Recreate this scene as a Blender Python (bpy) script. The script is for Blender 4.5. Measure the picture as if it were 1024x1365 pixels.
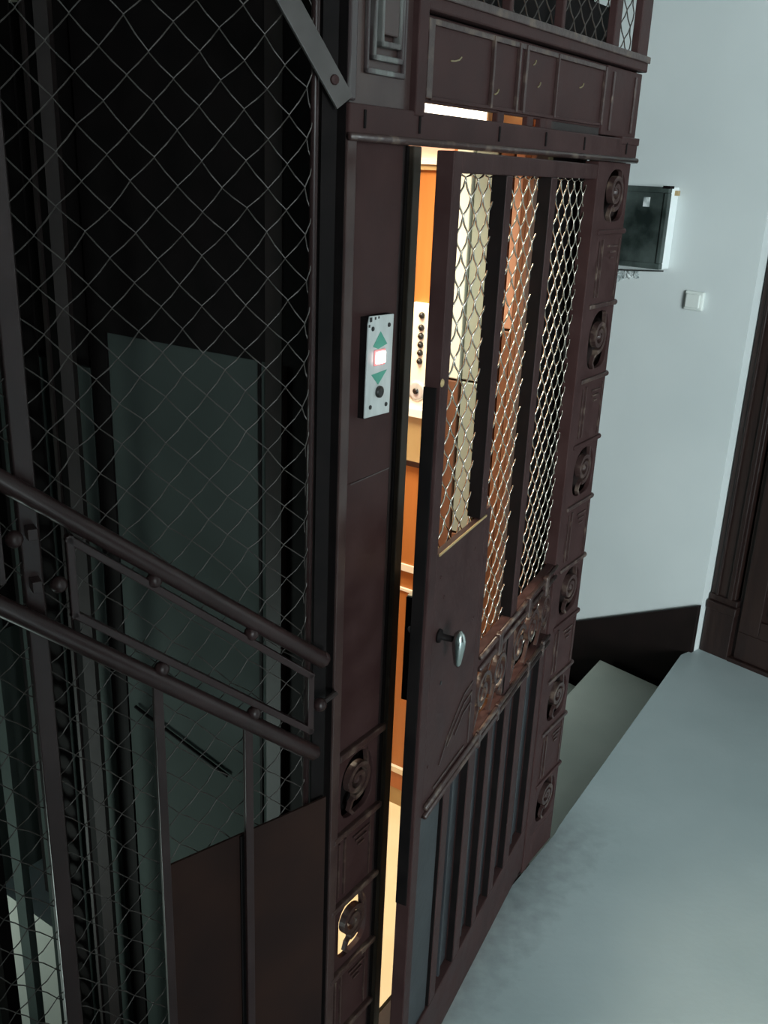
import bpy, math, random
from math import radians, sin, cos, pi
from mathutils import Matrix, Vector

for o in list(bpy.data.objects):
    bpy.data.objects.remove(o)
S = bpy.context.scene
COL = S.collection
random.seed(4)

# ------------------------------------------------------------------ camera
PITCH, ROLL, EYE = radians(19.8), radians(2.4), 1.85
fw = Vector((0, cos(PITCH), -sin(PITCH)))
R0 = Vector((1, 0, 0)); U0 = R0.cross(fw)
RR = R0*cos(ROLL)+U0*sin(ROLL); UU = U0*cos(ROLL)-R0*sin(ROLL)
cd = bpy.data.cameras.new('camera'); cam = bpy.data.objects.new('camera', cd); COL.objects.link(cam)
m = Matrix((RR, UU, -fw)).transposed().to_4x4(); m.translation = Vector((0, 0, EYE))
cam.matrix_world = m
cd.sensor_fit = 'HORIZONTAL'; cd.sensor_width = 36; cd.lens = 1264.0/1024*36
cd.clip_start = 0.02
S.camera = cam

# ------------------------------------------------------------------ world, lights, exposure
w = bpy.data.worlds.new('world'); S.world = w; w.use_nodes = True
w.node_tree.nodes['Background'].inputs[0].default_value = (0.75, 0.92, 1, 1)
w.node_tree.nodes['Background'].inputs[1].default_value = 0.05
S.view_settings.view_transform = 'Standard'; S.view_settings.look = 'None'
S.view_settings.gamma = 1; S.view_settings.use_curve_mapping = False
S.view_settings.exposure = 0.0

def area(name, loc, target, sx, sy, power, colr, spread=180):
    l = bpy.data.lights.new(name, 'AREA'); l.shape = 'RECTANGLE'; l.size = sx; l.size_y = sy
    l.energy = power; l.color = colr; l.spread = radians(spread)
    o = bpy.data.objects.new(name, l); COL.objects.link(o)
    o.location = loc
    o.rotation_euler = (Vector(target)-Vector(loc)).to_track_quat('-Z', 'Y').to_euler()
    return o
# daylight entering by the landing window behind the camera
area('window_daylight', (1.75, -4.9, 2.0), (1.3, 2.0, 0.9), 1.8, 1.9, 570, (0.86, 0.97, 1.0))
# faint daylight from the flight below
area('lower_window_daylight', (-1.9, 3.3, -0.2), (-0.95, 2.6, -1.0), 0.4, 0.4, 5.0, (0.85, 1.0, 0.95))
# unseen lamp added in the shaft for lower daylight on the car side
area('shaft_fill_light', (-1.45, 1.25, -0.1), (-0.25, 1.95, 0.75), 0.4, 0.4, 3.6, (0.80, 1.0, 0.93), 120)

# ------------------------------------------------------------------ mesh builder
class MB:
    def __init__(s): s.v = []; s.f = []
    def add(s, vs, fs):
        b = len(s.v); s.v += [tuple(p) for p in vs]; s.f += [tuple(i+b for i in f) for f in fs]; return s
    def box(s, x0, x1, y0, y1, z0, z1):
        x0, x1 = min(x0, x1), max(x0, x1); y0, y1 = min(y0, y1), max(y0, y1); z0, z1 = min(z0, z1), max(z0, z1)
        return s.add([(x0,y0,z0),(x1,y0,z0),(x1,y1,z0),(x0,y1,z0),(x0,y0,z1),(x1,y0,z1),(x1,y1,z1),(x0,y1,z1)],
                     [(0,3,2,1),(4,5,6,7),(0,1,5,4),(1,2,6,5),(2,3,7,6),(3,0,4,7)])
    def prism(s, poly, y0, y1):                 # poly in x,z (counter-clockwise seen from -y)
        n = len(poly)
        return s.add([(x,y0,z) for x, z in poly]+[(x,y1,z) for x, z in poly],
                     [tuple(range(n)), tuple(range(2*n-1, n-1, -1))]+[(i, i+n, (i+1) % n+n, (i+1) % n) for i in range(n)])
    def slab(s, poly, z0, z1):                  # poly in x,y counter-clockwise
        n = len(poly)
        return s.add([(x,y,z0) for x, y in poly]+[(x,y,z1) for x, y in poly],
                     [tuple(range(n-1, -1, -1)), tuple(range(n, 2*n))]+[(i, (i+1) % n, (i+1) % n+n, i+n) for i in range(n)])
    def tube(s, pts, r, n=8, closed=False, ry=None):
        pts = [Vector(p) for p in pts]; N = len(pts); vs = []; prev = None
        for i, p in enumerate(pts):
            if closed: t = pts[(i+1) % N]-pts[i-1]
            else: t = pts[min(i+1, N-1)]-pts[max(i-1, 0)]
            t.normalize()
            up = Vector((0, 1, 0)) if abs(t.y) < .9 else Vector((1, 0, 0))
            a = t.cross(up).normalized(); b = a.cross(t)
            rr = r[i] if isinstance(r, (list, tuple)) else r
            for k in range(n):
                q = 2*pi*(k+.5)/n
                vs.append(p+a*rr*cos(q)+b*(ry or rr)*sin(q))
        fs = []
        for i in range(N if closed else N-1):
            for k in range(n):
                a0 = i*n+k; a1 = i*n+(k+1) % n; j = (i+1) % N
                fs.append((a0, a1, j*n+(k+1) % n, j*n+k))
        if not closed:
            fs.append(tuple(range(n-1, -1, -1))); fs.append(tuple((N-1)*n+k for k in range(n)))
        return s.add(vs, fs)
    def strip(s, pts, w, y0, y1):               # flat bar bent along pts in x,z
        P = [Vector((a, b)) for a, b in pts]; N = len(P); vs = []
        for i, p in enumerate(P):
            t = (P[min(i+1, N-1)]-P[max(i-1, 0)]).normalized(); nn = Vector((-t.y, t.x))*w/2
            for q in (p+nn, p-nn):
                for y in (y0, y1): vs.append((q.x, y, q.y))
        fs = [(0,1,3,2), ((N-1)*4, (N-1)*4+2, (N-1)*4+3, (N-1)*4+1)]
        for i in range(N-1):
            a, b = i*4, i*4+4
            fs += [(a,a+2,b+2,b),(a+1,b+1,b+3,a+3),(a,b,b+1,a+1),(a+2,a+3,b+3,b+2)]
        return s.add(vs, fs)
    def lathe(s, c, axis, prof, n=16):          # prof list of (dist along axis, radius)
        c = Vector(c); ax = Vector(axis).normalized()
        u = ax.cross(Vector((0, 0, 1)) if abs(ax.z) < .9 else Vector((1, 0, 0))).normalized(); v = ax.cross(u)
        vs = []; N = len(prof)
        for h, r in prof:
            for k in range(n):
                q = 2*pi*k/n; vs.append(c+ax*h+u*r*cos(q)+v*r*sin(q))
        fs = [(i*n+k, i*n+(k+1) % n, (i+1)*n+(k+1) % n, (i+1)*n+k) for i in range(N-1) for k in range(n)]
        fs.append(tuple(range(n-1, -1, -1))); fs.append(tuple((N-1)*n+k for k in range(n)))
        return s.add(vs, fs)
    def ball(s, c, r, n=14):
        return s.lathe(c, (0, 0, 1), [(-r*cos(pi*i/8), max(r*sin(pi*i/8), r*.02)) for i in range(9)], n)
    def holed(s, x0, x1, z0, z1, hole, y0, y1):  # plate with a hole (hole = ccw list of x,z)
        cx = sum(p[0] for p in hole)/len(hole); cz = sum(p[1] for p in hole)/len(hole)
        out = []
        for a, b in hole:
            dx, dz = a-cx, b-cz; t = 1e9
            if dx > 1e-9: t = min(t, (x1-cx)/dx)
            if dx < -1e-9: t = min(t, (x0-cx)/dx)
            if dz > 1e-9: t = min(t, (z1-cz)/dz)
            if dz < -1e-9: t = min(t, (z0-cz)/dz)
            out.append((cx+dx*t, cz+dz*t))
        for cxr, czr in ((x0,z0),(x1,z0),(x1,z1),(x0,z1)):   # snap the nearest sample to each corner
            j = min(range(len(out)), key=lambda i: (out[i][0]-cxr)**2+(out[i][1]-czr)**2); out[j] = (cxr, czr)
        n = len(hole); vs = []
        for (a, b), (c, d) in zip(hole, out):
            vs += [(a,y0,b),(c,y0,d),(a,y1,b),(c,y1,d)]
        fs = []
        for i in range(n):
            p, q = i*4, ((i+1) % n)*4
            fs += [(p,p+1,q+1,q),(p+2,q+2,q+3,p+3),(p,q,q+2,p+2),(p+1,p+3,q+3,q+1)]
        return s.add(vs, fs)
    def build(s, name, mat, parent=None, bevel=0, smooth=False, stuff=False, label=None):
        me = bpy.data.meshes.new(name); me.from_pydata(s.v, [], s.f)
        import bmesh
        b = bmesh.new(); b.from_mesh(me); bmesh.ops.recalc_face_normals(b, faces=b.faces); b.to_mesh(me); b.free()
        me.materials.append(mat)
        if smooth:
            for p in me.polygons: p.use_smooth = True
        o = bpy.data.objects.new(name, me); COL.objects.link(o)
        if parent: o.parent = parent
        if bevel:
            bm_ = o.modifiers.new('bevel', 'BEVEL'); bm_.width = bevel; bm_.segments = 2; bm_.limit_method = 'ANGLE'
        if stuff: o['kind'] = 'stuff'
        if label: o['label'] = label
        return o

def tag(o, label, cat, group=None):
    o['label'] = label; o['category'] = cat
    if group: o['group'] = group
    return o
def struct(o, parent=None):
    o['kind'] = 'structure'; return o
def frame(name, loc, rot, label=None, cat=None, group=None):
    e = bpy.data.objects.new(name, None); COL.objects.link(e); e.location = loc; e.rotation_euler = (0, 0, rot)
    e.empty_display_size = .1
    if label: tag(e, label, cat, group)
    return e
def dup(part, parent, dx=0, dy=0, dz=0):
    c = part.copy(); COL.objects.link(c); c.parent = parent; c.location = (part.location[0]+dx, part.location[1]+dy, part.location[2]+dz)
    return c

# ------------------------------------------------------------------ materials
def mat(name, c1, c2=None, rough=.5, metal=0, scale=8, bump=0, rough2=None, bscale=60, detail=6, stretch=None, emit=None, spec=.5, lo=.35, hi=.65):
    M = bpy.data.materials.new(name); M.use_nodes = True; nt = M.node_tree; N = nt.nodes; L = nt.links
    B = N['Principled BSDF']; B.inputs['Base Color'].default_value = (*c1, 1); B.inputs['Roughness'].default_value = rough
    B.inputs['Metallic'].default_value = metal; B.inputs['Specular IOR Level'].default_value = spec
    tc = N.new('ShaderNodeTexCoord'); mp = N.new('ShaderNodeMapping'); L.new(tc.outputs['Object'], mp.inputs[0])
    if stretch: mp.inputs['Scale'].default_value = stretch
    if c2:
        n = N.new('ShaderNodeTexNoise'); n.inputs['Scale'].default_value = scale; n.inputs['Detail'].default_value = detail
        L.new(mp.outputs[0], n.inputs['Vector'])
        r = N.new('ShaderNodeValToRGB'); r.color_ramp.elements[0].position = lo; r.color_ramp.elements[1].position = hi
        r.color_ramp.elements[0].color = (*c1, 1); r.color_ramp.elements[1].color = (*c2, 1)
        L.new(n.outputs['Fac'], r.inputs[0]); L.new(r.outputs[0], B.inputs['Base Color'])
        if rough2 is not None:
            mr = N.new('ShaderNodeMapRange'); mr.inputs[1].default_value = lo; mr.inputs[2].default_value = hi
            mr.inputs[3].default_value = rough; mr.inputs[4].default_value = rough2
            L.new(n.outputs['Fac'], mr.inputs[0]); L.new(mr.outputs[0], B.inputs['Roughness'])
    if bump:
        n2 = N.new('ShaderNodeTexNoise'); n2.inputs['Scale'].default_value = bscale; n2.inputs['Detail'].default_value = 4
        L.new(mp.outputs[0], n2.inputs['Vector'])
        b = N.new('ShaderNodeBump'); b.inputs['Strength'].default_value = bump; b.inputs['Distance'].default_value = .002
        L.new(n2.outputs['Fac'], b.inputs['Height']); L.new(b.outputs[0], B.inputs['Normal'])
    if emit:
        B.inputs['Emission Color'].default_value = (*emit[0], 1); B.inputs['Emission Strength'].default_value = emit[1]
    return M

M_brown = mat('brown_paint', (.034,.0165,.0160), (.047,.0245,.0235), .42, scale=14, bump=.35, rough2=.55, bscale=45, spec=.12)
M_rail = mat('dark_brown_rail_paint', (.019,.0095,.0092), (.027,.014,.0138), .36, scale=10, bump=.4, bscale=22, spec=.3)
M_brown_worn = mat('worn_brown_paint', (.040,.022,.020), (.12,.085,.065), .36, scale=38, bump=.5, rough2=.5, bscale=90, lo=.52, hi=.72)
M_brown_gloss = mat('glossy_brown_paint', (.040,.023,.022), (.062,.040,.036), .28, scale=10, bump=.5, bscale=22, spec=.35)
M_kick = mat('matt_dark_brown_sheet', (.014,.007,.006), (.024,.011,.008), .85, scale=5, spec=.15)
M_streak = mat('painted_reflection_streaks', (.045,.032,.032), (.24,.26,.24), .3, scale=26, stretch=(1,1,.12), rough2=.4, lo=.5, hi=.72)  # pale streaks are window reflections painted into the colour
M_brace = mat('grey_brown_brace', (.055,.048,.046), (.085,.076,.072), .45, scale=12)
M_jamb = mat('olive_brown_jamb', (.045,.033,.024), (.060,.046,.034), .45, scale=12, spec=.3)
M_dark = mat('dark_brown_paint', (.011,.0060,.0055), (.018,.0105,.0095), .6, scale=12, bump=.3)
M_black = mat('black_iron', (.004,.003,.003), (.007,.005,.005), .7, scale=20, spec=.12)
M_sheet = mat('slate_painted_sheet', (.020,.022,.025), (.030,.033,.037), .5, scale=9, bump=.3)
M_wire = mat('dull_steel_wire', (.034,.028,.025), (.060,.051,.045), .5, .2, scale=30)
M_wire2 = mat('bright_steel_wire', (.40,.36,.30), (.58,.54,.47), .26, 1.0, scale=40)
M_white = mat('white_plaster', (.60,.645,.64), (.67,.71,.70), .8, scale=1.4, bump=.15, bscale=25, detail=3)
M_ceil = mat('ceiling_plaster', (.6,.6,.58), None, .9)
M_skirt = mat('black_brown_skirting', (.007,.004,.0035), (.011,.006,.0055), .6, scale=10, spec=.2)
M_wood_dark = mat('dark_stained_wood', (.013,.0055,.0045), (.022,.010,.0075), .45, scale=5, bump=.3, bscale=30, stretch=(8,8,.6))
M_orange = mat('orange_laminate', (.40,.145,.036), (.47,.18,.048), .35, scale=3, stretch=(6,6,.5), bump=.05)
M_orange2 = mat('reddish_laminate', (.36,.11,.03), (.44,.15,.045), .4, scale=3, stretch=(6,6,.5))
M_beige = mat('beige_laminate', (.36,.25,.11), (.43,.31,.15), .45, scale=7)
M_cream = mat('cream_enamel', (.80,.74,.58), (.86,.80,.66), .35, scale=9)
M_peach2 = mat('dull_peach_paint', (.36,.21,.15), (.42,.25,.18), .5, scale=6)
M_peach = mat('peach_paint', (.72,.46,.36), (.78,.52,.42), .5, scale=6)
M_lino = mat('pale_yellow_linoleum', (.80,.70,.45), (.88,.79,.55), .35, scale=5, bump=.1)
M_pale = mat('pale_grey_green_enamel', (.54,.62,.54), (.62,.69,.62), .3, scale=4)
M_redbrown = mat('red_brown_wood', (.085,.042,.027), (.15,.075,.047), .4, scale=4, stretch=(6,6,.5))
M_olive = mat('olive_varnish', (.15,.12,.06), (.20,.16,.08), .4, scale=6)
M_greypale = mat('grey_enamel', (.19,.25,.225), (.25,.31,.28), .35, scale=4)
M_greygreen = mat('grey_green_sheet', (.035,.044,.040), (.048,.059,.054), .8, scale=3, bump=.2, spec=.15)
M_plate = mat('brushed_alloy_plate', (.52,.55,.54), (.62,.65,.64), .4, .35, scale=60, stretch=(1,1,.2))
M_green = mat('green_arrow_paint', (.07,.30,.22), None, .5)
M_lens = mat('lit_red_lens', (.9,.5,.45), None, .3, emit=((1,.70,.68), 6))
M_lensrim = mat('pink_lens_rim', (.75,.25,.25), None, .4, emit=((1,.25,.25), .25))
M_rubber = mat('black_plastic', (.010,.010,.010), None, .35)
M_steel = mat('polished_steel', (.42,.46,.44), (.5,.54,.52), .22, 1.0, scale=20)
M_lamp = mat('lit_lamp_diffuser', (.9,.88,.8), None, .4, emit=((1,.90,.72), 6))
M_switch = mat('white_plastic', (.72,.76,.72), None, .35)
M_glassgreen = mat('dark_green_glass', (.012,.018,.016), (.075,.095,.088), .12, scale=7)  # greyish blotches are reflections painted into the glass colour
M_whitebox = mat('white_box_paint', (.82,.86,.86), None, .45)
M_plaster_lump = mat('rough_filler_plaster', (.16,.20,.20), (.74,.78,.77), .9, scale=26, bump=.8)  # dark end of the noise paints shade into the lumps
M_cable = mat('grey_cable', (.03,.03,.028), None, .5)
M_glasspane = mat('window_pane', (.8,.9,.95), None, .05)

# concrete landing: grey, trodden, with grime along the foot of the lift door
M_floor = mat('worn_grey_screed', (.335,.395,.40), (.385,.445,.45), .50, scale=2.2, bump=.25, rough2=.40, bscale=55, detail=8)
M_step = mat('grey_olive_step', (.50,.53,.46), (.58,.60,.52), .6, scale=3, bump=.25, bscale=50)
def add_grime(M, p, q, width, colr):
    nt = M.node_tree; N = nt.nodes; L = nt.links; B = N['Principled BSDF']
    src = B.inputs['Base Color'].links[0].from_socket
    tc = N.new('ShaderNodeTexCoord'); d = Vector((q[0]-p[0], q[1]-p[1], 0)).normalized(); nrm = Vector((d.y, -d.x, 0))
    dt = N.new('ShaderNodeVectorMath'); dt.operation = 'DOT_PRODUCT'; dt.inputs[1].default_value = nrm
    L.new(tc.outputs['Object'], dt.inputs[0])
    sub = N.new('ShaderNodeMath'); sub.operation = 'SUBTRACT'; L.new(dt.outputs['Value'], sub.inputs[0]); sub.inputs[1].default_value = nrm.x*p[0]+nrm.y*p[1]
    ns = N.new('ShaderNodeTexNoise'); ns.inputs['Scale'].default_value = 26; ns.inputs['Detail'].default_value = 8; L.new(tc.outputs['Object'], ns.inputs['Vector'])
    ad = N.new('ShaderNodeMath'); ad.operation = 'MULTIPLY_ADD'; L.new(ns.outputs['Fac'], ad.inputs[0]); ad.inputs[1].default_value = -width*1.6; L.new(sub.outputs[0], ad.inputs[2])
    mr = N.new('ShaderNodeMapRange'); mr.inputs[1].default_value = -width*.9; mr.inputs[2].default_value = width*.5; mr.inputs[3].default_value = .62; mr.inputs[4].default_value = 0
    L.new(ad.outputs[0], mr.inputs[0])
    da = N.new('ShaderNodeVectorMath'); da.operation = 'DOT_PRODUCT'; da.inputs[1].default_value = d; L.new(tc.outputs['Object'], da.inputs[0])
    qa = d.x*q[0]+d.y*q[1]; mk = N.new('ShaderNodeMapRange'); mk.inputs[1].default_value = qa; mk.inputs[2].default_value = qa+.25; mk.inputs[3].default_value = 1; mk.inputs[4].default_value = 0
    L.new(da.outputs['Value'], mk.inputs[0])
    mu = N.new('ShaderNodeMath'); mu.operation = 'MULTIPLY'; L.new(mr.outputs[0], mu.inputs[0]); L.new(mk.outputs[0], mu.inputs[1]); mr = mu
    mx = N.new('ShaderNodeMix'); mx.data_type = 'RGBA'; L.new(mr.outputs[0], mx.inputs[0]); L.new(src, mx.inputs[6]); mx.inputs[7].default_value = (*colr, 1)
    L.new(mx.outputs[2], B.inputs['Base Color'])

# ------------------------------------------------------------------ local frames
def brg(b): b = radians(b); return Vector((sin(b), cos(b), 0))
B_F, B_S, B_W, B_D = 34.1, 57.7, -43.5, 25.0
CORNER = Vector((-.079, 1.430, 0))
u = brg(B_F); inn = Vector((-u.y, u.x, 0))
def F(s, d, z=0): return CORNER+u*s+inn*d+Vector((0, 0, z))
HINGE = Vector((.433, 2.187, 0))
W0 = Vector((1.327, 3.573, 0)); wd = -brg(B_W); wi = Vector((-wd.y, wd.x, 0))
def W(x, y, z=0): return W0+wd*x+wi*y+Vector((0, 0, z))
sd = brg(B_S); si = Vector((-sd.y, sd.x, 0))
def SD(t, y, z=0): return CORNER-sd*t+si*y+Vector((0, 0, z))
RF, RS, RD, RW = radians(90-B_F), radians(90-B_S), radians(90-B_D), radians(90-(180+B_W))

# ------------------------------------------------------------------ setting
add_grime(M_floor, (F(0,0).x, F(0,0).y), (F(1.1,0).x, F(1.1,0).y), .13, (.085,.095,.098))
XL, XR, YB, YF, ZL, ZT = -3.2, 4.3, -5.0, 6.4, -2.6, 3.3
# landing slab: follows the lift front, the angled side screen, the top step edge and the walls
NA, NB = Vector((.572, 2.395, 0)), Vector((1.262, 3.535, 0))
pl = [(XL, YB), (XR, YB), (XR, W(4.4,.1).y), tuple(W(.9, .12).xy), tuple(W(.9, .08).xy), tuple(W(0, .08).xy), tuple(W(-.01, 0).xy), tuple(NB.xy), tuple(NA.xy),
      tuple(F(1.12, -.004).xy), tuple(F(0, -.004).xy), tuple(SD(.95, -.0).xy), tuple(SD(3.4, -.0).xy)]
pl[2] = (W(4.3, .1).x, W(4.3, .1).y)
pl[1] = (W(4.3, .1).x, YB)
struct(MB().slab(pl, -.16, 0).build('floor', M_floor))
struct(MB().slab([(XL,YB),(XR,YB),(XR,YF),(XL,YF)], ZL-.1, ZL).build('floor_lower', M_floor))
struct(MB().slab([(XL,YB),(XR,YB),(XR,YF),(XL,YF)], ZT, ZT+.1).build('ceiling', M_ceil))

def wall_box(name, x0, x1, z0, z1, mt, y0=0, y1=.12, extra=()):
    mb = MB(); mb.box(x0, x1, y0, y1, z0, z1)
    for e in extra: mb.box(*e)
    o = mb.build(name, mt); o.location = W0; o.rotation_euler = (0, 0, RW); return struct(o)
# white wall beside the stairs with the door niche cut at its right end
wall_box('wall_right', -3.6, 0.0, ZL, ZT, M_white, 0, .25, extra=[(0.0, 1.02, .0, .25, 2.12, ZT), (1.02, 4.3, 0, .25, 0, ZT)])
struct(MB().box(XL-.1, XL, YB, YF, ZL, ZT).build('wall_left', M_white))
struct(MB().box(XL, XR, YF, YF+.1, ZL, ZT).build('wall_far', M_dark))
wx0, wx1, wz0, wz1 = .85, 2.65, 1.05, 2.95
struct(MB().box(XL, wx0, YB-.15, YB, 0, ZT).box(wx1, XR, YB-.15, YB, 0, ZT).box(wx0, wx1, YB-.15, YB, 0, wz0).box(wx0, wx1, YB-.15, YB, wz1, ZT).build('wall_back', M_white))
struct(MB().box(XL, .84, -1.75, -1.55, 0, ZT).build('wall_light_blocker', M_white))  # unseen pier added behind the camera to shade the left side
e = frame('window_1', (0, 0, 0), 0); e['kind'] = 'structure'
mb = MB()
for a, b in ((wx0, wx0+.06), ((wx0+wx1)/2-.03, (wx0+wx1)/2+.03), (wx1-.06, wx1)): mb.box(a, b, YB-.10, YB-.04, wz0, wz1)
for a, b in ((wz0, wz0+.06), (wz1-.06, wz1)): mb.box(wx0, wx1, YB-.10, YB-.04, a, b)
mb.build('window_frame', M_white, e)
MB().box(wx0, wx1, YB-.08, YB-.07, wz0, wz1).build('window_pane', M_glasspane, e)

# raking black-brown skirting of the stair wall
def wl(name, mb, mt, **k):
    o = mb.build(name, mt, **k); o.location = W0; o.rotation_euler = (0, 0, RW); return o
sk = MB().prism([(-3.2,-2.4), (-.33,-.9), (-.0,-.3), (-.0,.215), (-.03,.200), (-3.2,-1.42)], -.022, 0)
struct(wl('baseboard_right', sk, M_skirt, bevel=.003))
# steps going down behind the lift
for k in range(6):
    z = -.185*(k+1)
    a0 = NA+inn*(.345*k)+Vector((0,0,0)); b0 = NB-wd*(.335*k)
    a1 = NA+inn*(.345*(k+1)+.045); b1 = NB-wd*(.335*(k+1)+.045)
    a0 = a0+inn*0; 
    poly = [a0.xy, b0.xy, b1.xy, a1.xy]
    o = MB().slab([tuple(p) for p in poly], z-.165, z).build('stair_step', M_step, bevel=.004)
    lab = ['first grey step down beside the lift, directly below the landing edge',
           'second grey step down, only a dark corner showing behind the lift post'][k] if k < 2 else ['third', 'fourth', 'fifth', 'sixth'][k-2]+' grey step down, hidden behind the lift enclosure'
    tag(o, lab, 'stair step', 'steps going down behind the lift')

# ------------------------------------------------------------------ dark wooden door in its niche
e = frame('door_1', W0, RW); e['kind'] = 'structure'
fy = .05
mb = MB()
mb.box(.006, .115, fy, fy+.05, .26, 2.12).box(.905, 1.014, fy, fy+.05, .26, 2.12).box(.115, .905, fy, fy+.05, 2.0, 2.12)
mb.build('door_casing', M_wood_dark, e, bevel=.004)
MB().box(.085, .105, fy-.012, fy, .26, 2.10).box(.030, .042, fy-.008, fy, .26, 2.10).build('casing_moulding', M_wood_dark, e, bevel=.003)
for x0, x1 in ((.006, .13), (.89, 1.014)):
    o = MB().box(x0, x1, fy-.018, fy+.05, 0.0, .20).box(x0, x1+.006 if x0 < .5 else x1, fy-.026, fy+.05, .20, .235).box(x0, x1, fy-.010, fy+.05, .235, .262).build('plinth_block', M_wood_dark, e, bevel=.004)
MB().box(.13, .89, fy+.012, fy+.045, .0, 2.0).build('door_leaf', M_wood_dark, e)
for (a, b, c, d) in ((.15,.87,.02,.14), (.15,.235,.14,1.98), (.785,.87,.14,1.98), (.235,.785,.14,.21), (.235,.785,.82,.94), (.235,.785,1.86,1.98), (.47,.55,.21,1.86)):
    MB().box(a, b, fy-.006, fy+.012, c, d).build('door_rail', M_wood_dark, e, bevel=.003)
for (a, b, c, d) in ((.255,.45,.235,.80), (.57,.765,.235,.80), (.255,.45,.965,1.84), (.57,.765,.965,1.84)):
    MB().box(a, b, fy+.0, fy+.012, c, d).build('door_panel', M_wood_dark, e, bevel=.006)
MB().box(.13, .89, fy-.02, fy+.012, .0, .018).build('door_threshold', M_wood_dark, e, bevel=.003)
struct(wl('trim_niche', MB().box(0.0, 1.02, .10, .12, 0, 2.12), M_dark))

# ------------------------------------------------------------------ meter box and white switch on the stair wall
mb_root = frame('meter_box', W(-.45, 0, 1.53), RW, 'shallow white meter box with dark green glass front on the white stair wall', 'meter box')
bx0, bx1, bz = -.205, .085, .303
MB().box(bx0, bx1, -.055, 0, 0, bz).build('box_body', M_whitebox, mb_root, bevel=.004)
fr = MB().box(bx0, bx1+.004, -.080, -.055, 0, .022).box(bx0, bx1+.004, -.080, -.055, bz-.022, bz).box(bx0, bx0+.02, -.080, -.055, .022, bz-.022).box(bx1-.014, bx1+.004, -.080, -.055, .022, bz-.022)
fr.build('door_frame', M_glassgreen, mb_root, bevel=.003, label='dark frame around the glass front')
MB().box(bx0+.02, bx1-.014, -.072, -.064, .022, bz-.022).build('glass_front', M_glassgreen, mb_root)
MB().box(bx0+.05, bx1-.10, -.064, -.057, .05, bz-.05).build('meter_dial', M_greygreen, mb_root)
MB().box(-.02, .008, -.0735, -.072, bz-.075, bz-.04).build('paper_label', M_plaster_lump, mb_root, label='small pale paper label in the upper part of the glass')
MB().box(bx1-.02, bx1+.010, -.085, -.055, bz-.006, bz+.004).build('top_lip', M_black, mb_root)
MB().box(bx1, bx1+.012, -.03, -.012, bz-.03, bz-.012).build('latch', M_beige, mb_root, label='small brassy latch')
MB().tube([(-.19,-.03,-.028),(-.1,-.035,-.02),(.02,-.03,-.012),(.075,-.02,-.008)], .003, 6).build('cable', M_cable, mb_root)
random.seed(9)
lump = MB()
for i in range(16):
    lump.ball((-.200+i*.010+random.uniform(-.01,.01), -.008, -.036-random.uniform(0,.034)*(1-i/14)), random.uniform(.015,.026)*(1-i/30), 8)
lump.v = [(v[0]+random.uniform(-.006,.006), min(v[1]*.8+random.uniform(-.004,.004), -.0005), min(v[2]+random.uniform(-.006,.006), -.014)) for v in lump.v]
o = lump.build('plaster_patch', M_plaster_lump); o.location = W(-.45, 0, 1.53); o.rotation_euler = (0,0,RW)
tag(o, 'lumpy strip of rough filler plaster on the white wall under the meter box', 'plaster')
sw = frame('light_switch', W(-.230, 0, 1.388), RW, 'small square white switch on the white wall right of the meter box', 'switch')
MB().box(-.040, .040, -.018, 0, 0, .072).build('housing', M_switch, sw, bevel=.006)
MB().box(-.030, .030, -.027, -.018, .010, .062).build('rocker', M_switch, sw, bevel=.004)

# ------------------------------------------------------------------ scroll work helpers
def arch_hole(x0, x1, z0, z1, n=28):
    cx, cz = (x0+x1)/2, (z0+z1)/2; a, b = (x1-x0)/2, (z1-z0)/2; pts = []
    for i in range(n):
        q = 2*pi*i/n-pi; c, s_ = cos(q), sin(q)
        p = .5 if s_ > 0 else .32
        pts.append((cx+a*math.copysign(abs(c)**(2*p*.9), c), cz+b*math.copysign(abs(s_)**(2*p*.9), s_)))
    return pts
def spiral(cx, cz, r0, r1, turns, start=0, sx=1, n=40):
    return [(cx+sx*(r0+(r1-r0)*i/n)*cos(start+2*pi*turns*i/n), cz+(r0+(r1-r0)*i/n)*sin(start+2*pi*turns*i/n)) for i in range(n+1)]
def scroll_cell(root, x0, x1, z0, z1, y0):
    h = MB().holed(x0, x1, z0, z1, arch_hole(x0+.016, x1-.014, z0+.022, z1-.014), y0, y0+.012).build('scroll_plate', M_brown, root, bevel=.0015)
    cx, cz = (x0+x1)/2, (z0+z1)/2+.012
    a = MB().strip(spiral(cx, cz, .038, .009, 1.75, -pi*.55), .010, y0-.004, y0+.010)
    a.ball((cx, y0+.003, cz), .009, 10)
    a.strip([(cx-.006, z0+.02), (cx-.018, z0+.035), (cx-.012, z0+.05), (cx+.002, z0+.058)], .007, y0, y0+.009)
    a.strip([(cx+.03, z1-.018), (cx+.034, z1-.04), (cx+.036, z1-.06)], .006, y0, y0+.009)
    a.build('scroll', M_brown_worn, h)
def solid_cell(root, x0, x1, z0, z1, y0):
    h = MB().box(x0, x1, y0, y0+.012, z0, z1).build('relief_plate', M_brown, root, bevel=.0015)
    r = MB(); cx = (x0+x1)/2+.018
    for i, hw in enumerate((.026, .018, .010)):
        r.box(cx-hw, cx+hw, y0-.0035, y0, z1-.034-i*.013, z1-.030-i*.013)
    r.box(x0+.028, x0+.033, y0-.004, y0, z0+.02, z1-.016)
    r.box(x0+.012, x0+.016, y0-.003, y0, z0+.02, z1-.02)
    r.box(x1-.020, x1-.016, y0-.003, y0, z0+.012, z1-.016)
    r.build('relief', M_brown_worn, h)

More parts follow.
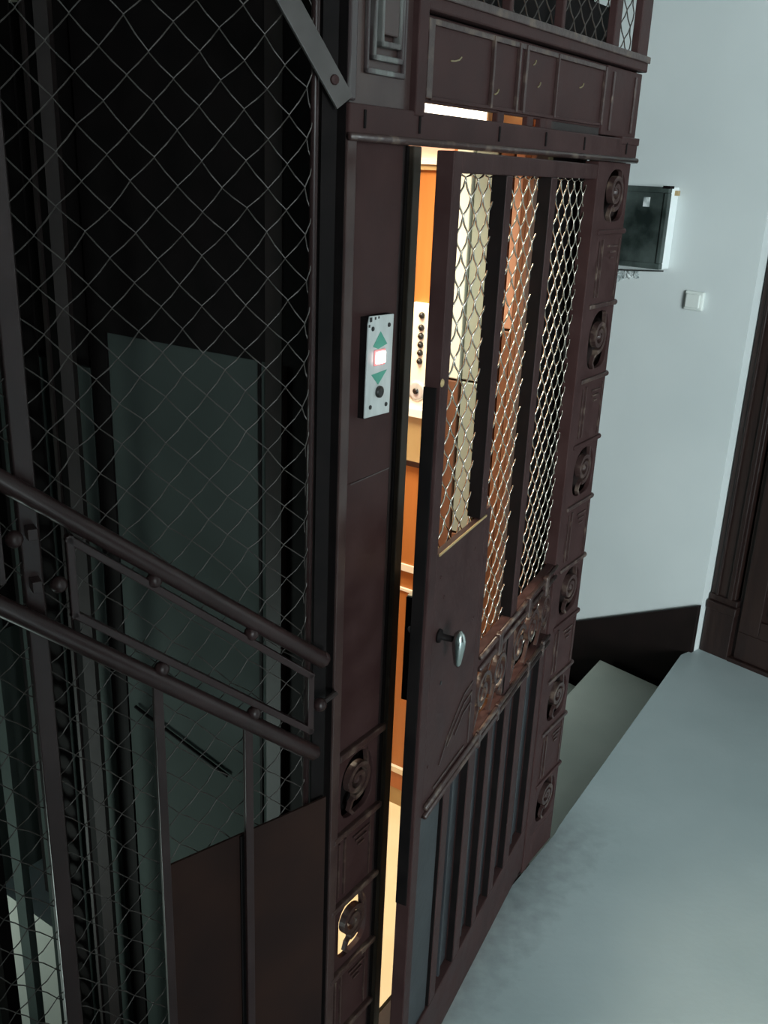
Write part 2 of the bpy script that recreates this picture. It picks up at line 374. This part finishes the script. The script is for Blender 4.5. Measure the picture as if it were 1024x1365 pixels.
# ------------------------------------------------------------------ lift front enclosure
FR = frame('lift_front_enclosure', CORNER, RF, 'brown painted iron front of the lift shaft, with scrollwork posts and a header beam', 'lift enclosure')
CZ = [1.887, 1.738, 1.573, 1.399, 1.238, 1.079, .913, .75, .591, .43, .265, .10]
# left corner post: angle iron, sheet, decorated foot
MB().box(0, .022, -.008, .0, 0, 1.90).build('angle_iron', M_brown_gloss, FR, bevel=.0015, label='glossier angle iron at the left edge')
MB().box(.022, .168, 0, .004, 1.3705, 1.91).build('post_sheet', M_brown, FR, bevel=.001)
MB().box(.022, .168, .001, .005, .86, 1.370).build('post_sheet', M_brown, FR, bevel=.001)
MB().strip([(.040, 1.368), (.150, 1.371)], .0016, -.0008, .0).build('scratch', M_brace, FR)
MB().box(.165, .187, -.012, .022, 0, 1.887).build('door_jamb', M_jamb, FR, bevel=.002)
MB().box(-.001, .006, -.004, .035, 0, 3.2).build('angle_return', M_black, FR)
MB().box(.158, .164, -.004, .006, 0, 1.887).build('jamb_bead', M_black, FR)
MB().box(.152, .165, .0, .03, 0, 1.887).build('jamb_return', M_dark, FR)
MB().box(.022, .165, -.010, .002, .848, .862).build('band', M_brown_worn, FR, bevel=.002)
zz = [.848, .680, .515, .345, .18]
for i in range(4):
    x0, x1 = .022, .153
    if i in (0, 2): scroll_cell(FR, x0, x1, zz[i+1], zz[i], 0)
    else: solid_cell(FR, x0, x1, zz[i+1], zz[i], 0)
    MB().box(.010, .162, -.010, .002, zz[i+1]-.006, zz[i+1]+.006).build('band', M_brown_worn, FR, bevel=.002)
MB().box(0.022, .165, 0, .006, 0, .174).build('foot_plate', M_brown, FR)
MB().box(.022, .165, .028, .031, .515, .86).build('backing_sheet', M_black, FR)
# upper left panel with nested rectangles
MB().box(0, .165, .0, .006, 1.92, 2.62).build('upper_sheet', M_brown_gloss, FR, bevel=.001)
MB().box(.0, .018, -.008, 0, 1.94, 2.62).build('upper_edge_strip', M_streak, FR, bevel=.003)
MB().box(.163, .190, -.012, .02, 1.93, 2.62).build('upper_jamb', M_brown, FR, bevel=.002)
for i, (a, b, c) in enumerate(((.042, .142, 1.978), (.054, .130, 1.996), (.066, .118, 2.014))):
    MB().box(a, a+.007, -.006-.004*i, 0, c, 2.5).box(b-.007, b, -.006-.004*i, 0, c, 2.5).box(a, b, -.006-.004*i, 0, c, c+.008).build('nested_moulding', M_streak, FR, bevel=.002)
MB().box(.072, .112, -.012, 0, 2.03, 2.49).build('centre_boss', M_brown_gloss, FR, bevel=.003)
# header beam: flat bar with a rounded lower lip and bolts
hb = MB().box(0, 1.098, -.010, .010, 1.893, 1.937).build('header_beam', M_brown, FR, bevel=.0025)
MB().tube([(0, -.010, 1.893), (1.101, -.010, 1.893)], .006, 10).build('beam_lip', M_brown_worn, hb, smooth=True)
MB().box(1.0, 1.102, -.012, .010, 1.925, 1.941).build('beam_cap', M_brown, hb, bevel=.002)
for x in (.035, .178, .435, .62, .80, 1.03):
    MB().box(x-.0025, x+.0025, -.0125, -.010, 1.905, 1.930).build('bolt', M_black, hb, bevel=.001)
# transom panel hanging above the beam
tp = MB().box(.200, .905, .004, .016, 1.952, 2.075).build('transom_panel', M_brown, FR, bevel=.002)
MB().box(.195, .94, .016, .022, 2.05, 2.11).build('top_filler', M_black, FR)
MB().box(1.085, 1.092, .13, 1.42, 2.06, 3.2).build('upper_side_shade', M_black, FR)  # added black sheet standing for the dark upper shaft
tp['label'] = 'worn brown transom panel hanging above the header beam'
for a, b in ((.205, .222), (.412, .418), (.505, .512), (.532, .540), (.665, .669), (.893, .900)):
    MB().box(a, b, -.003, .004, 1.958, 2.070).build('moulding', M_brown_worn, tp, bevel=.001)
MB().box(.222, .893, -.001, .004, 2.062, 2.071).build('moulding', M_brown_worn, tp, bevel=.001)
MB().box(.222, .893, -.001, .004, 1.956, 1.962).build('moulding', M_brown, tp, bevel=.001)
for x, z, sz in ((.30, 2.022, .018), (.575, 2.045, .006), (.60, 2.01, .006), (.79, 2.025, .010), (.44, 1.985, .008)):
    MB().strip([(x-sz, z-.004), (x-sz*.3, z-.003), (x+sz*.4, z), (x+sz*.8, z+.005)], .0022, .0022, .004).build('chipped_mark', M_olive, tp)
for x in (.46, .575, .63, .655):
    MB().box(x-.012, x+.012, .002, .014, 1.93, 1.956).build('hanger_lug', M_brown, FR, bevel=.002)
MB().box(.66, .90, .004, .012, 1.935, 1.952).build('gap_filler', M_dark, FR)
MB().box(.905, 1.102, .0, .010, 1.94, 2.075).build('upper_right_plate', M_brown, FR, bevel=.002)
for a in (.935, 1.06): MB().box(a, a+.008, -.004, .0, 1.95, 2.065).build('plate_moulding', M_brown_worn, FR, bevel=.001)
# cross bar and upper mesh lights
cb = MB().box(.19, 1.104, -.010, .012, 2.078, 2.110).build('cross_bar', M_brown, FR, bevel=.003)
MB().box(.19, 1.106, -.014, -.010, 2.096, 2.110).build('cross_bar_lip', M_brown_worn, cb, bevel=.002)
for a, b in ((.45, .462), (.655, .668), (.905, .935), (1.045, 1.102)):
    MB().box(a, b, -.006, .012, 2.106, 2.62).build('upper_mullion', M_brown, FR, bevel=.002)

def chain_link(x0, x1, z0, z1, pw, ph, r, y, amp=.004, n=5, jit=0, seed=1, sag=None):
    rnd = random.Random(seed); mb = MB(); ncol = int(math.ceil((x1-x0)/(pw/2)))
    nrow = int(math.ceil((z1-z0)/(ph/2)))
    jt = {}
    def J(i, j):
        if (i, j) not in jt: jt[(i, j)] = (rnd.uniform(-jit, jit), rnd.uniform(-jit, jit))
        return jt[(i, j)]
    for i in range(ncol):
        pts = []
        for j in range(nrow+1):
            right = (i+j) % 2
            ix = i+right
            dx, dz = J(ix, j)
            x = x0+ix*pw/2+dx+(r*.4 if right else -r*.4); z = z0+j*ph/2+dz
            if sag: x, z = sag(x, z)
            x = min(max(x, x0), x1); z = min(max(z, z0), z1)
            if pts:
                q = pts[-1]; pts.append(((q[0]*.5+x*.5), y+(-amp if right else amp), (q[2]+z)/2))
            pts.append((x, y, z))
        mb.tube(pts, r, n)
    return mb
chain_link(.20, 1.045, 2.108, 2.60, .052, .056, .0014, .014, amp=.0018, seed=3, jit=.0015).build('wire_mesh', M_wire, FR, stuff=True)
# right post: chain of scroll and relief plates
MB().box(.905, .932, -.004, .030, 0, 1.887).build('hinge_jamb', M_brown, FR, bevel=.002)
for i in range(11):
    z1, z0 = CZ[i], CZ[i+1]
    if i % 2 == 0: scroll_cell(FR, .948, 1.096, z0, z1, 0)
    else: solid_cell(FR, .948, 1.096, z0, z1, 0)
    if i < 10:
        MB().box(.940, 1.098, -.006, .014, z0-.005, z0+.005).ball((1.098, 0, z0), .007, 8).build('band', M_brown_worn if i % 3 else M_brown, FR, bevel=.002)
MB().box(.932, .948, -.002, .012, 0, 1.887).build('post_stile', M_brown, FR, bevel=.002)
MB().box(.948, 1.096, 0, .012, 0, .10).build('foot_plate', M_brown, FR, bevel=.002)
MB().box(1.090, 1.096, .012, .10, 0, 2.10).build('side_return', M_dark, FR)
MB().box(.948, 1.090, .085, .09, 0, 1.70).build('backing_sheet', M_black, FR)
MB().box(.0, .20, -.010, .03, 0, .0).box(.187, .905, .0, .045, -.02, .004).build('sill', M_dark, FR)
MB().box(1.085, 1.10, .10, 1.20, 0, .9).build('right_side_sheet', M_dark, FR)
chain_link(0, 1.05, 0, 1.70, .062, .062, .0014, 0, n=4, seed=8).v
sidem = chain_link(0, 1.08, 0, 1.70, .062, .062, .0014, 0, n=4, seed=8)
sidem.v = [(1.093+v[1], .10+v[0], .9+v[2]) for v in sidem.v]
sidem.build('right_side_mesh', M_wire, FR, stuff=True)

# ------------------------------------------------------------------ call panel on the corner post
cp = frame('call_panel', F(0, 0, 1.477), RF, 'grey metal call plate with green arrows and a lit lamp on the corner post', 'call panel')
MB().box(.054, .122, -.014, .0, 0, .160).build('back_box', M_black, cp)
pn = MB().prism([(.050,.002), (.119,.0), (.121,.160), (.056,.162), (.052,.150)], -.017, -.014).build('face_plate', M_plate, cp, bevel=.001)
for (x, z) in ((.064, .018), (.108, .016), (.064, .142), (.108, .144)):
    MB().lathe((x, -.017, z), (0,-1,0), [(0,.0038),(.0012,.0034),(.0016,.001)], 10).build('screw', M_rubber, pn)
MB().prism([(.066,.114), (.080,.109), (.104,.115), (.085,.136)], -.0178, -.017).build('up_arrow', M_green, pn)
MB().prism([(.083,.052), (.106,.073), (.064,.070)], -.0178, -.017).build('down_arrow', M_green, pn)
rim = MB().box(.069, .099, -.0185, -.017, .083, .108).build('lamp_rim', M_lensrim, pn, bevel=.004)
MB().box(.072, .096, -.0225, -.0185, .086, .105).build('lamp_lens', M_lens, rim, bevel=.005)
MB().lathe((.086, -.017, .040), (0,-1,0), [(0,.0095),(.004,.0095),(.0055,.007),(.0045,.002)], 18).build('push_button', M_rubber, pn, smooth=True)
for x, z, a in ((.058,.158,.005), (.070,.1585,.003), (.079,.159,.0025), (.0545,.148,.003)):
    MB().box(x-a*.6, x+a*.6, -.0176, -.017, z-a, z+a*.4).build('paint_chip', M_rubber, pn)

# ------------------------------------------------------------------ lift door, ajar, hinged at the right
DR = frame('lift_door', HINGE, RD, 'brown iron lift door standing ajar, mesh panes above, ribbed panel below', 'lift door')
T0, T1, DEP = -.035, .838, .028
def dbox(t0, t1, y0, y1, z0, z1): return MB().box(-t1, -t0, y0, y1, z0, z1)
dbox(.806, T1, 0, DEP, .02, 1.880).build('stile', M_brown, DR, bevel=.002)
dbox(T0, .0, 0, DEP, .02, 1.880).build('stile', M_brown, DR, bevel=.002)
dbox(0, .806, 0, DEP, 1.850, 1.880).build('top_rail', M_brown, DR, bevel=.002)
dbox(0, .806, 0, DEP, .02, .165).build('bottom_rail', M_brown, DR, bevel=.002)
for t_, za, zb in ((.602,1.255,1.85), (.572,.754,1.25), (.345,.754,1.85)): dbox(t_, t_+.002, .0015, .026, za, zb).build('painted_mullion_shade', M_black, DR)  # black strips paint in the shaded left sides of the mullions
dbox(0, .002, .0015, .027, .752, 1.85).build('painted_stile_shade', M_black, DR)  # black strip paints in shade on the inner side of the stile
dbox(.572, .602, 0, .024, 1.253, 1.850).build('mullion', M_brown, DR, bevel=.002)
dbox(.545, .572, 0, .024, .722, 1.262).build('mullion', M_brown, DR, bevel=.002)
dbox(.308, .345, 0, .024, .722, 1.850).build('mullion', M_brown, DR, bevel=.002)
lp = dbox(.572, .806, .0005, .012, .73, 1.253).build('lock_plate', M_brown, DR, bevel=.001)
dbox(.572, .80, -.0015, .0005, 1.249, 1.253).build('plate_edge', M_beige, lp, label='pale worn upper edge of the lock plate')
# rails
for nm, z0, z1 in (('upper_rail', .906, .944), ('lower_rail', .722, .752)):
    a, b = (0, .545) if nm == 'upper_rail' else (0, .80)
    r = dbox(a, b, .0, .022, z0, z1).build(nm, M_brown, DR, bevel=.002)
    g = MB().tube([(-a, -.003, z1-.005), (-b, -.003, z1-.005)], .0055, 8)
    g.tube([(-a, -.003, z0+.006), (-b, -.003, z0+.006)], .0055, 8)
    g.build('rail_bead', M_brown_worn, r, smooth=True)
for t in (.44, .235, .10):
    MB().box(-t-.010, -t+.010, -.013, .0, .900, .950).build('rail_collar', M_brown_worn, DR, bevel=.003)
for t in (.52, .40, .18, .06):
    MB().box(-t-.006, -t+.006, -.009, .0, .716, .758).build('rail_collar', M_brown_worn, DR, bevel=.002)
# scrollwork between the two rails
for (ta, tb) in ((.345, .545), (.0, .308)):
    n_ = 3 if tb-ta > .25 else 2
    for i in range(n_):
        tc = ta+(tb-ta)*(i+.5)/n_
        q = MB().strip(spiral(-tc, .835, .048, .012, 1.4, -pi/2+i), .009, .0, .012)
        q.strip([(-tc-.045, .76), (-tc-.02, .80), (-tc+.01, .86), (-tc+.045, .90)], .007, .002, .010)
        q.build('door_scroll', M_brown_worn, DR)
    MB().box(-tb, -tb+.010, .004, .018, .752, .906).box(-ta-.010, -ta, .004, .018, .752, .906).build('scroll_frame', M_brown_worn, DR, bevel=.001)
# relief lines at the foot of the lock plate
q = MB()
for k in range(3): q.strip([(-.575, .90-.022*k), (-.62, .895-.022*k), (-.66, .872-.024*k), (-.70, .842-.02*k), (-.735, .80-.012*k)][:5-k], .004, -.002, .001)
q.strip([(-.578, .76), (-.578, .88)], .005, -.002, .001); q.strip([(-.60, .765), (-.76, .765)], .005, -.002, .001)
q.build('plate_relief', M_brown_worn, lp)
# ribbed lower panel: recessed sheet with proud flat bars
dbox(.0, .806, .020, .025, .165, .722).build('lower_sheet', M_sheet, DR, label='recessed slate grey sheet of the lower door')
ribs = ((.692, .658), (.555, .515), (.435, .405), (.322, .285), (.206, .160), (.050, .0))
for i, (a, b) in enumerate(ribs):
    dbox(b, a, .0, .020, .165, .722).build('rib', M_brown, DR, bevel=.002)
    dbox(a, a+.002, .0015, .015, .165, .722).build('painted_slot_shade', M_black, DR)  # black strip paints in the shaded side of the rib
    if i < 5:
        dbox((b+ribs[i+1][0])/2-.004, (b+ribs[i+1][0])/2+.004, .012, .020, .165, .722).build('thin_rib', M_sheet, DR, bevel=.001)
dbox(.70, .806, .006, .020, .165, .722).build('rib_field', M_sheet, DR)
# mesh
def dsag(x, z):
    return x, z
cm = chain_link(-.806, 0.0, .752, 1.852, .0525, .056, .0017, .024, amp=.0022, n=6, seed=5, jit=.0018)
cm.build('wire_mesh', M_wire2, DR, stuff=True, label='bright steel chain link behind the door bars', smooth=True)
# oval lever, key hole, screws
hd = MB().lathe((-.778, 0, 1.092), (0,-1,0), [(0,.013),(.004,.012),(.006,.006),(.030,.0055),(.036,.008)], 14).build('handle', M_black, DR, smooth=True)
k = MB().lathe((-.778, -.038, 1.041), (0,0,1), [(0,.002),(.006,.0065),(.018,.0085),(.036,.0115),(.052,.0125),(.064,.009),(.070,.003)], 16)
k.build('oval_grip', M_steel, hd, smooth=True, label='polished oval grip')
MB().lathe((-.752, 0, .985), (0,-1,0), [(0,.004),(.001,.004)], 10).build('key_hole', M_rubber, lp)
for (t, z) in ((.785,1.205),(.765,1.16),(.62,1.20),(.79,.83),(.60,1.05)):
    MB().lathe((-t, .0005, z), (0,-1,0), [(0,.0035),(.0015,.003),(.002,.001)], 8).build('rivet', M_brown, lp)
# lock case on the back and latch strip on the free edge
lc = MB().box(-.792, -.690, DEP, .060, .955, 1.158).build('lock_case', M_black, DR, bevel=.002)
MB().box(-.790, -.692, .030, .058, 1.158, 1.161).build('case_lid', M_cream, lc, label='pale lid catching the car light')
MB().lathe((-.792, .045, 1.10), (-1,0,0), [(0,.008),(.004,.007),(.006,.003)], 12).build('latch_bolt', M_steel, lc)
MB().box(-T1-.003, -T1, .006, .028, .55, 1.54).build('edge_strip', M_black, DR, bevel=.001)
MB().lathe((-.834, 0, 1.548), (0,-1,0), [(0,.007),(.002,.005),(.003,.002)], 8).build('chipped_spot', M_beige, DR)
for z in (.862, .885): MB().box(-.80, -.79, .03, .036, z, z+.009).build('strike', M_cream, DR)
for z in (.25, 1.0, 1.70):
    MB().lathe((.037, -.002, z-.04), (0,0,1), [(0,.007),(.08,.007)], 12).build('hinge', M_brown, DR, smooth=True)

# ------------------------------------------------------------------ angled side screen
SC = frame('side_mesh_screen', CORNER, RS, 'dark angled side screen of the shaft, grey chain link in an iron frame', 'mesh screen')
MB().tube([(-.046, 0, .78), (-.046, 0, 3.2)], .006, 10).build('edge_tube', M_rail, SC, smooth=True)
MB().box(-.036, -.012, -.002, .012, 0, 3.2).build('edge_flat', M_black, SC)
MB().box(-.482, -.457, -.012, .012, -.6, 3.2).build('upright', M_rail, SC, bevel=.002)
MB().box(-.985, -.960, -.012, .012, -.6, 3.2).build('upright', M_rail, SC, bevel=.002)
mm = chain_link(-.9588, -.048, -.5835, 3.16, .0622, .0625, .00105, 0, amp=.004, n=5, seed=11, jit=.0035)
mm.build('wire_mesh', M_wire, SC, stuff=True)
br = MB().strip([(-.010, 1.935), (-.10, 2.055), (-.45, 2.52), (-.9, 3.1)], .030, -.022, -.016).build('brace', M_brace, SC, bevel=.001)
MB().lathe((-.028, -.022, 1.962), (0,-1,0), [(0,.007),(.003,.006),(.004,.002)], 10).build('bolt', M_brown, br)
kp = MB().prism([(-.300,-.2), (-.012,-.2), (-.012,.800), (-.048,.795), (-.300,.768)], -.014, -.010).build('kick_panel', M_kick, SC, label='solid dark brown sheet closing the foot of the screen')
MB().box(-.178, -.160, -.018, -.014, -.2, .78).build('panel_batten', M_black, kp)
MB().box(-.975, 0, -.010, .010, -.16, -.13).build('foot_rail', M_dark, SC)

# ------------------------------------------------------------------ stair railing along the screen
RL = frame('stair_railing', CORNER, RS, 'brown iron stair railing with two sloping tubes, ball spacers and flat balusters', 'railing')
YR = -.038
def up(t): return 1.090-.028+(t-.0)*.800
def lo(t): return .923-.045+(t-.0)*.800
def railbar(name, fn, t0, t1, r):
    o = MB().tube([(-t0+.006, YR, fn(t0)-.005), (-t0, YR, fn(t0)), (-t1, YR, fn(t1))], [r*.5, r, r], 14).build(name, M_rail, RL, smooth=True)
    return o
railbar('hand_rail', up, .036, .96, .0135)
railbar('lower_rail', lo, .05, .96, .0135)
def rect(t0, t1):
    a, b, c, d = (-t1, up(t1)-.030), (-t0, up(t0)-.040), (-t0, lo(t0)+.040), (-t1, lo(t1)+.043)
    mb = MB()
    for p, q in ((a, b), (b, c), (c, d), (d, a)):
        dx, dz = q[0]-p[0], q[1]-p[1]; L_ = math.hypot(dx, dz); ex, ez = dx/L_*.005, dz/L_*.005
        mb.strip([(p[0]-ex, p[1]-ez), (q[0]+ex, q[1]+ez)], .011, YR-.006, YR+.006)
    mb.build('rectangular_hoop', M_rail, RL, bevel=.0015)
rect(.060, .425); rect(.515, .93)
for t, z in ((.494, 1.383), (.443, 1.309), (.312, up(.312)-.022), (.163, up(.163)-.022), (.307, lo(.307)+.022), (.160, lo(.160)+.022), (.041, 1.009), (.70, up(.70)-.022), (.70, lo(.70)+.022), (.036, up(.036)+.004)):
    MB().ball((-t, YR, z), .0118).build('ball_spacer', M_rail, RL, smooth=True)
MB().tube([(-.041, YR, 1.009), (.0, YR+.02, 1.009)], .005, 8).build('wall_lug', M_dark, RL)
for t in (.315, .171, .60, .74, .88):
    MB().box(-t-.007, -t+.007, YR-.005, YR+.005, 0.0, lo(t)).build('baluster', M_rail, RL, bevel=.001)
for z in (1.375, 1.30): MB().box(-.476, -.463, YR+.004, -.012, z, z+.016).build('post_clamp', M_rail, RL, bevel=.001)

# ------------------------------------------------------------------ lift car
CR = frame('lift_car', CORNER, RF, 'lift car with orange wood-look walls and bright yellow floor behind the ajar door', 'lift car')
SL, SR, D0, D1, CZT = .10, .953, .055, .66, 2.12
D1 = 1.02
DB = .60     # back wall of the cabin seen from inside
MB().box(SL, SR, D0, D1, -.06, 0).build('car_floor', M_lino, CR, label='pale yellow linoleum floor')
MB().box(SL, SR, D0, D1, CZT, CZT+.05).build('car_ceiling', M_cream, CR)
MB().box(SL-.01, SR+.04, D0-.009, D0-.001, CZT-.03, CZT+.075).build('car_fascia', M_black, CR)
MB().box(SL-.01, SR+.04, D0-.005, D1+.04, CZT+.055, CZT+.075).build('car_roof', M_black, CR)
MB().box(SR, SR+.03, .375, D1, 0, CZT).build('car_right_wall', M_orange, CR, label='orange wood-look laminate wall')
rw = MB().box(SR-.004, SR, .375, D1, 0, .72).box(SR-.004, SR, .375, D1, .805, 1.105)
rw.build('wall_sheet', M_orange, CR)
MB().box(SR-.010, SR, .375, D1, 1.868, 1.882).build('wall_trim', M_cream, CR, label='cream trim strip')
MB().box(SR-.003, SR, .375, D1, 1.882, CZT).build('frieze', M_peach, CR, label='peach frieze above the trim')
MB().box(SR-.006, SR, .375, D1, 1.855, 1.868).build('frieze_lower_strip', M_beige, CR)  # beige strip just below the cream trim
MB().box(SR-.010, SR, .375, D1, .785, .805).build('wall_trim', M_cream, CR)
MB().box(SR-.008, SR, .375, D1, .722, .730).build('wall_trim', M_cream, CR)
MB().box(SR-.010, SR, .375, D1, 0, .060).build('skirting', M_beige, CR)
MB().box(SR-.012, SR, .375, D1, .060, .115).build('skirting_band', M_orange2, CR)
MB().box(SR-.016, SR, .375, D1, .118, .136).build('skirting_lip', M_cream, CR)
MB().box(SR-.010, SR, .494, .505, .136, 1.868).build('corner_trim', M_beige, CR)
MB().box(SR-.012, SR, .487, .491, .136, 1.868).build('corner_groove', M_wood_dark, CR)
# control panel column
cpn = MB().box(SR-.018, SR, .400, .478, 1.262, 1.535).build('control_panel', M_cream, CR, bevel=.001, label='cream control panel with a column of black buttons')
for i, z in enumerate((1.505, 1.474, 1.452, 1.430, 1.409, 1.387)):
    b_ = MB().lathe((SR-.018, .445, z), (-1,0,0), [(0,.0085),(.003,.0085),(.006,.0065),(.009,.005)], 12)
    b_.build('floor_button', M_rubber, cpn, smooth=True)
MB().lathe((SR-.018, .450, 1.308), (-1,0,0), [(0,.026),(.003,.026),(.004,.020),(.0035,.012)], 20).build('key_ring', M_plate, cpn, smooth=True)
MB().lathe((SR-.0225, .450, 1.308), (-1,0,0), [(0,.008),(.003,.008)], 12).build('key_switch', M_rubber, cpn, smooth=True)
MB().box(SR-.028, SR, .395, .490, 1.238, 1.262).build('panel_shelf', M_cream, CR, bevel=.002)
MB().box(SR-.014, SR, .375, .492, 1.112, 1.238).build('beige_box', M_beige, CR, bevel=.001)
MB().box(SR-.016, SR, .375, .492, 1.098, 1.112).build('box_foot', M_wood_dark, CR)
# left wall: laminate inside, grey-green sheet outside below, painted shade above
lw = MB().box(SL, SL+.018, D0, D1, 0, CZT).build('car_left_wall', M_black, CR)
MB().box(SL+.018, SL+.024, D0+.01, D1-.002, 0, CZT).build('inner_lining', M_orange, lw)
MB().box(SL-.014, SL-.009, .05, .640, 1.53, CZT).build('outer_upper_shade', M_black, lw)  # black sheet paints in the light falloff on the upper car side
MB().box(SL-.010, SL, .225, .640, -1.3, CZT).build('outer_sheet', M_greygreen, lw, bevel=.001, label='grey green outer sheet of the car')
MB().box(SL-.016, SL, .185, .222, -1.3, CZT).build('outer_edge_post', M_dark, lw)
MB().box(SL-.013, SL-.010, .236, .242, -.05, CZT).build('outer_seam', M_black, lw)
MB().box(SL-.014, SL, .640, .690, -1.3, CZT).build('outer_edge_post', M_black, lw)
MB().tube([(SL-.017, .61, .70), (SL-.017, .33, .64)], .004, 8).build('outer_cable', M_black, lw)
MB().box(SL-.010, SL, .70, 1.02, -1.3, 1.45).build('outer_rear_sheet', M_greygreen, lw)
bw = MB().box(SL, SR+.03, D1+.006, D1+.03, -.06, CZT+.05).build('car_back_wall', M_black, CR)
MB().box(SL+.02, SR, D1, D1+.006, 0, CZT).build('back_lining', M_orange, bw)
# folded inner door leaves and the car's door post
for a, b, c, mt_, z0_, z1_ in ((.318,.362,.012,M_pale,1.36,1.95), (.256,.314,.004,M_greypale,1.36,1.95), (.318,.362,.010,M_redbrown,.01,1.355), (.256,.314,.004,M_greypale,.95,1.355), (.256,.314,.004,M_redbrown,.01,.945),
        (.216,.252,.0,M_redbrown,.01,1.95), (.188,.212,.0,M_peach2,1.50,1.95), (.188,.212,.0,M_redbrown,.01,1.495), (.170,.186,.004,M_redbrown,.01,1.95), (.098,.166,.004,M_redbrown,.01,1.95)):
    MB().box(SR-.020-c, SR, a, b, z0_, z1_).build('folded_leaf', mt_, CR, bevel=.003)
MB().box(SR-.024, SR, .3655, .3745, .0, 1.95).build('leaf_edge', M_orange2, CR)
MB().box(.735, .79, .062, .074, 0, 1.95).build('car_front_post', M_redbrown, CR, bevel=.002)
MB().box(.79, .81, .060, .076, 0, 1.95).build('post_strip', M_olive, CR, bevel=.002)
MB().box(.81, .952, .064, .074, 0, 1.95).build('car_front_panel', M_black, CR)
MB().box(SR, SR+.02, D0, .375, 0, CZT).build('car_right_front_wall', M_wood_dark, CR)
MB().box(SR-.045, SR, .075, .095, 0, CZT).build('car_door_post', M_wood_dark, CR)
MB().box(SR-.003, SR, .098, .375, 1.95, CZT).build('frieze', M_peach, CR)
MB().box(SR-.012, SR-.003, .185, .262, 1.95, 2.06).build('cream_plate', M_cream, CR, bevel=.001)  # plain cream plate added for the pale strip in the gap
# lamp
lm = frame('car_lamp', CORNER, RF, 'bright white lamp strip high on the car wall, seen through the gap above the beam', 'lamp')
MB().box(SR-.05, SR-.004, .275, .62, 1.952, 2.045).build('diffuser', M_lamp, lm, bevel=.004)
MB().box(SR-.06, SR-.003, .270, .275, 1.947, 2.05).box(SR-.06, SR-.003, .62, .625, 1.947, 2.05).build('end_cap', M_cream, lm, bevel=.001)
L = bpy.data.lights.new('car_ceiling_light', 'AREA'); L.shape = 'RECTANGLE'; L.size = .5; L.size_y = .5; L.energy = 19; L.color = (1, .87, .64); L.spread = radians(115)
lo_ = bpy.data.objects.new('car_ceiling_light', L); COL.objects.link(lo_); lo_.location = F(.52, .50, CZT-.01)

# ------------------------------------------------------------------ things in the shaft beside the car
gr = frame('guide_rail', F(.03, .79, -.0), RF, 'dark vertical guide rail with round punched holes beside the car', 'guide rail')
mbp = []
MB().box(-.010, .010, -.06, -.050, -2.4, 3.2).build('rail_flange', M_dark, gr)
MB().box(-.004, .004, -.10, -.05, -2.4, 3.2).build('rail_web', M_black, gr)
base = None
for k in range(46):
    z = -.75+k*.062
    if base is None:
        hb_ = MB().holed(-.031, .031, 0, .062, [(.022*cos(2*pi*i/16-pi), .031+.022*sin(2*pi*i/16-pi)) for i in range(16)], 0, .004)
        hb_.v = [(-.02+v[1], .045+v[0], v[2]) for v in hb_.v]
        base = hb_.build('punched_plate', M_dark, gr); base.location = (0, 0, z)
    else:
        dup(base, gr, dz=z+.75)
MB().box(.012, .016, .012, .08, -2.4, 3.2).build('plate_backing', M_black, gr)
g2 = MB().box(-.012, .012, -.012, .012, -2.4, 3.2).build('shaft_conduit', M_dark); g2.location = F(-.02, .62, 0)
tag(g2, 'dark square conduit hanging in the shaft before the grey green car sheet edge', 'conduit')
for i, (s_, d_, w_, mt_) in enumerate(((-.02, 1.09, .018, M_black), (.0, 1.16, .014, M_greygreen), (-.04, .93, .010, M_greygreen))):
    o = MB().box(-w_, w_, -.02, .02, -2.4, 3.2).build('shaft_upright', mt_); o.location = F(s_, d_, 0); o.rotation_euler = (0,0,RF)
    tag(o, ['black upright in the shaft at the far left behind the screen', 'grey green upright at the far left edge behind the screen', 'narrow grey green upright beside the punched guide rail'][i], 'upright')
# far side of the shaft: grey-green wall low down, added black sheet for shade above
o = MB().box(-.9, 1.15, 0, .02, -.30, .55).build('shaft_rear_sheet', M_greygreen); o.location = F(0, 1.42, 0); o.rotation_euler = (0,0,RF)
tag(o, 'grey green sheet closing the rear of the shaft low down at the far left', 'sheet')
o = MB().box(-.9, 1.15, 0, .02, .55, 3.2).build('shaft_rear_shade', M_black); o.location = F(0, 1.42, 0); o.rotation_euler = (0,0,RF)
tag(o, 'added black sheet for the unlit upper rear of the shaft, barely visible behind the mesh', 'sheet')
o = MB().box(-1.1, .6, 1.24, 3.0, -1.12, -1.0).build('lower_landing', M_step); o.location = CORNER; o.rotation_euler = (0,0,RF)
tag(o, 'patch of daylit landing one flight down, in the bottom left corner behind the screen', 'landing')
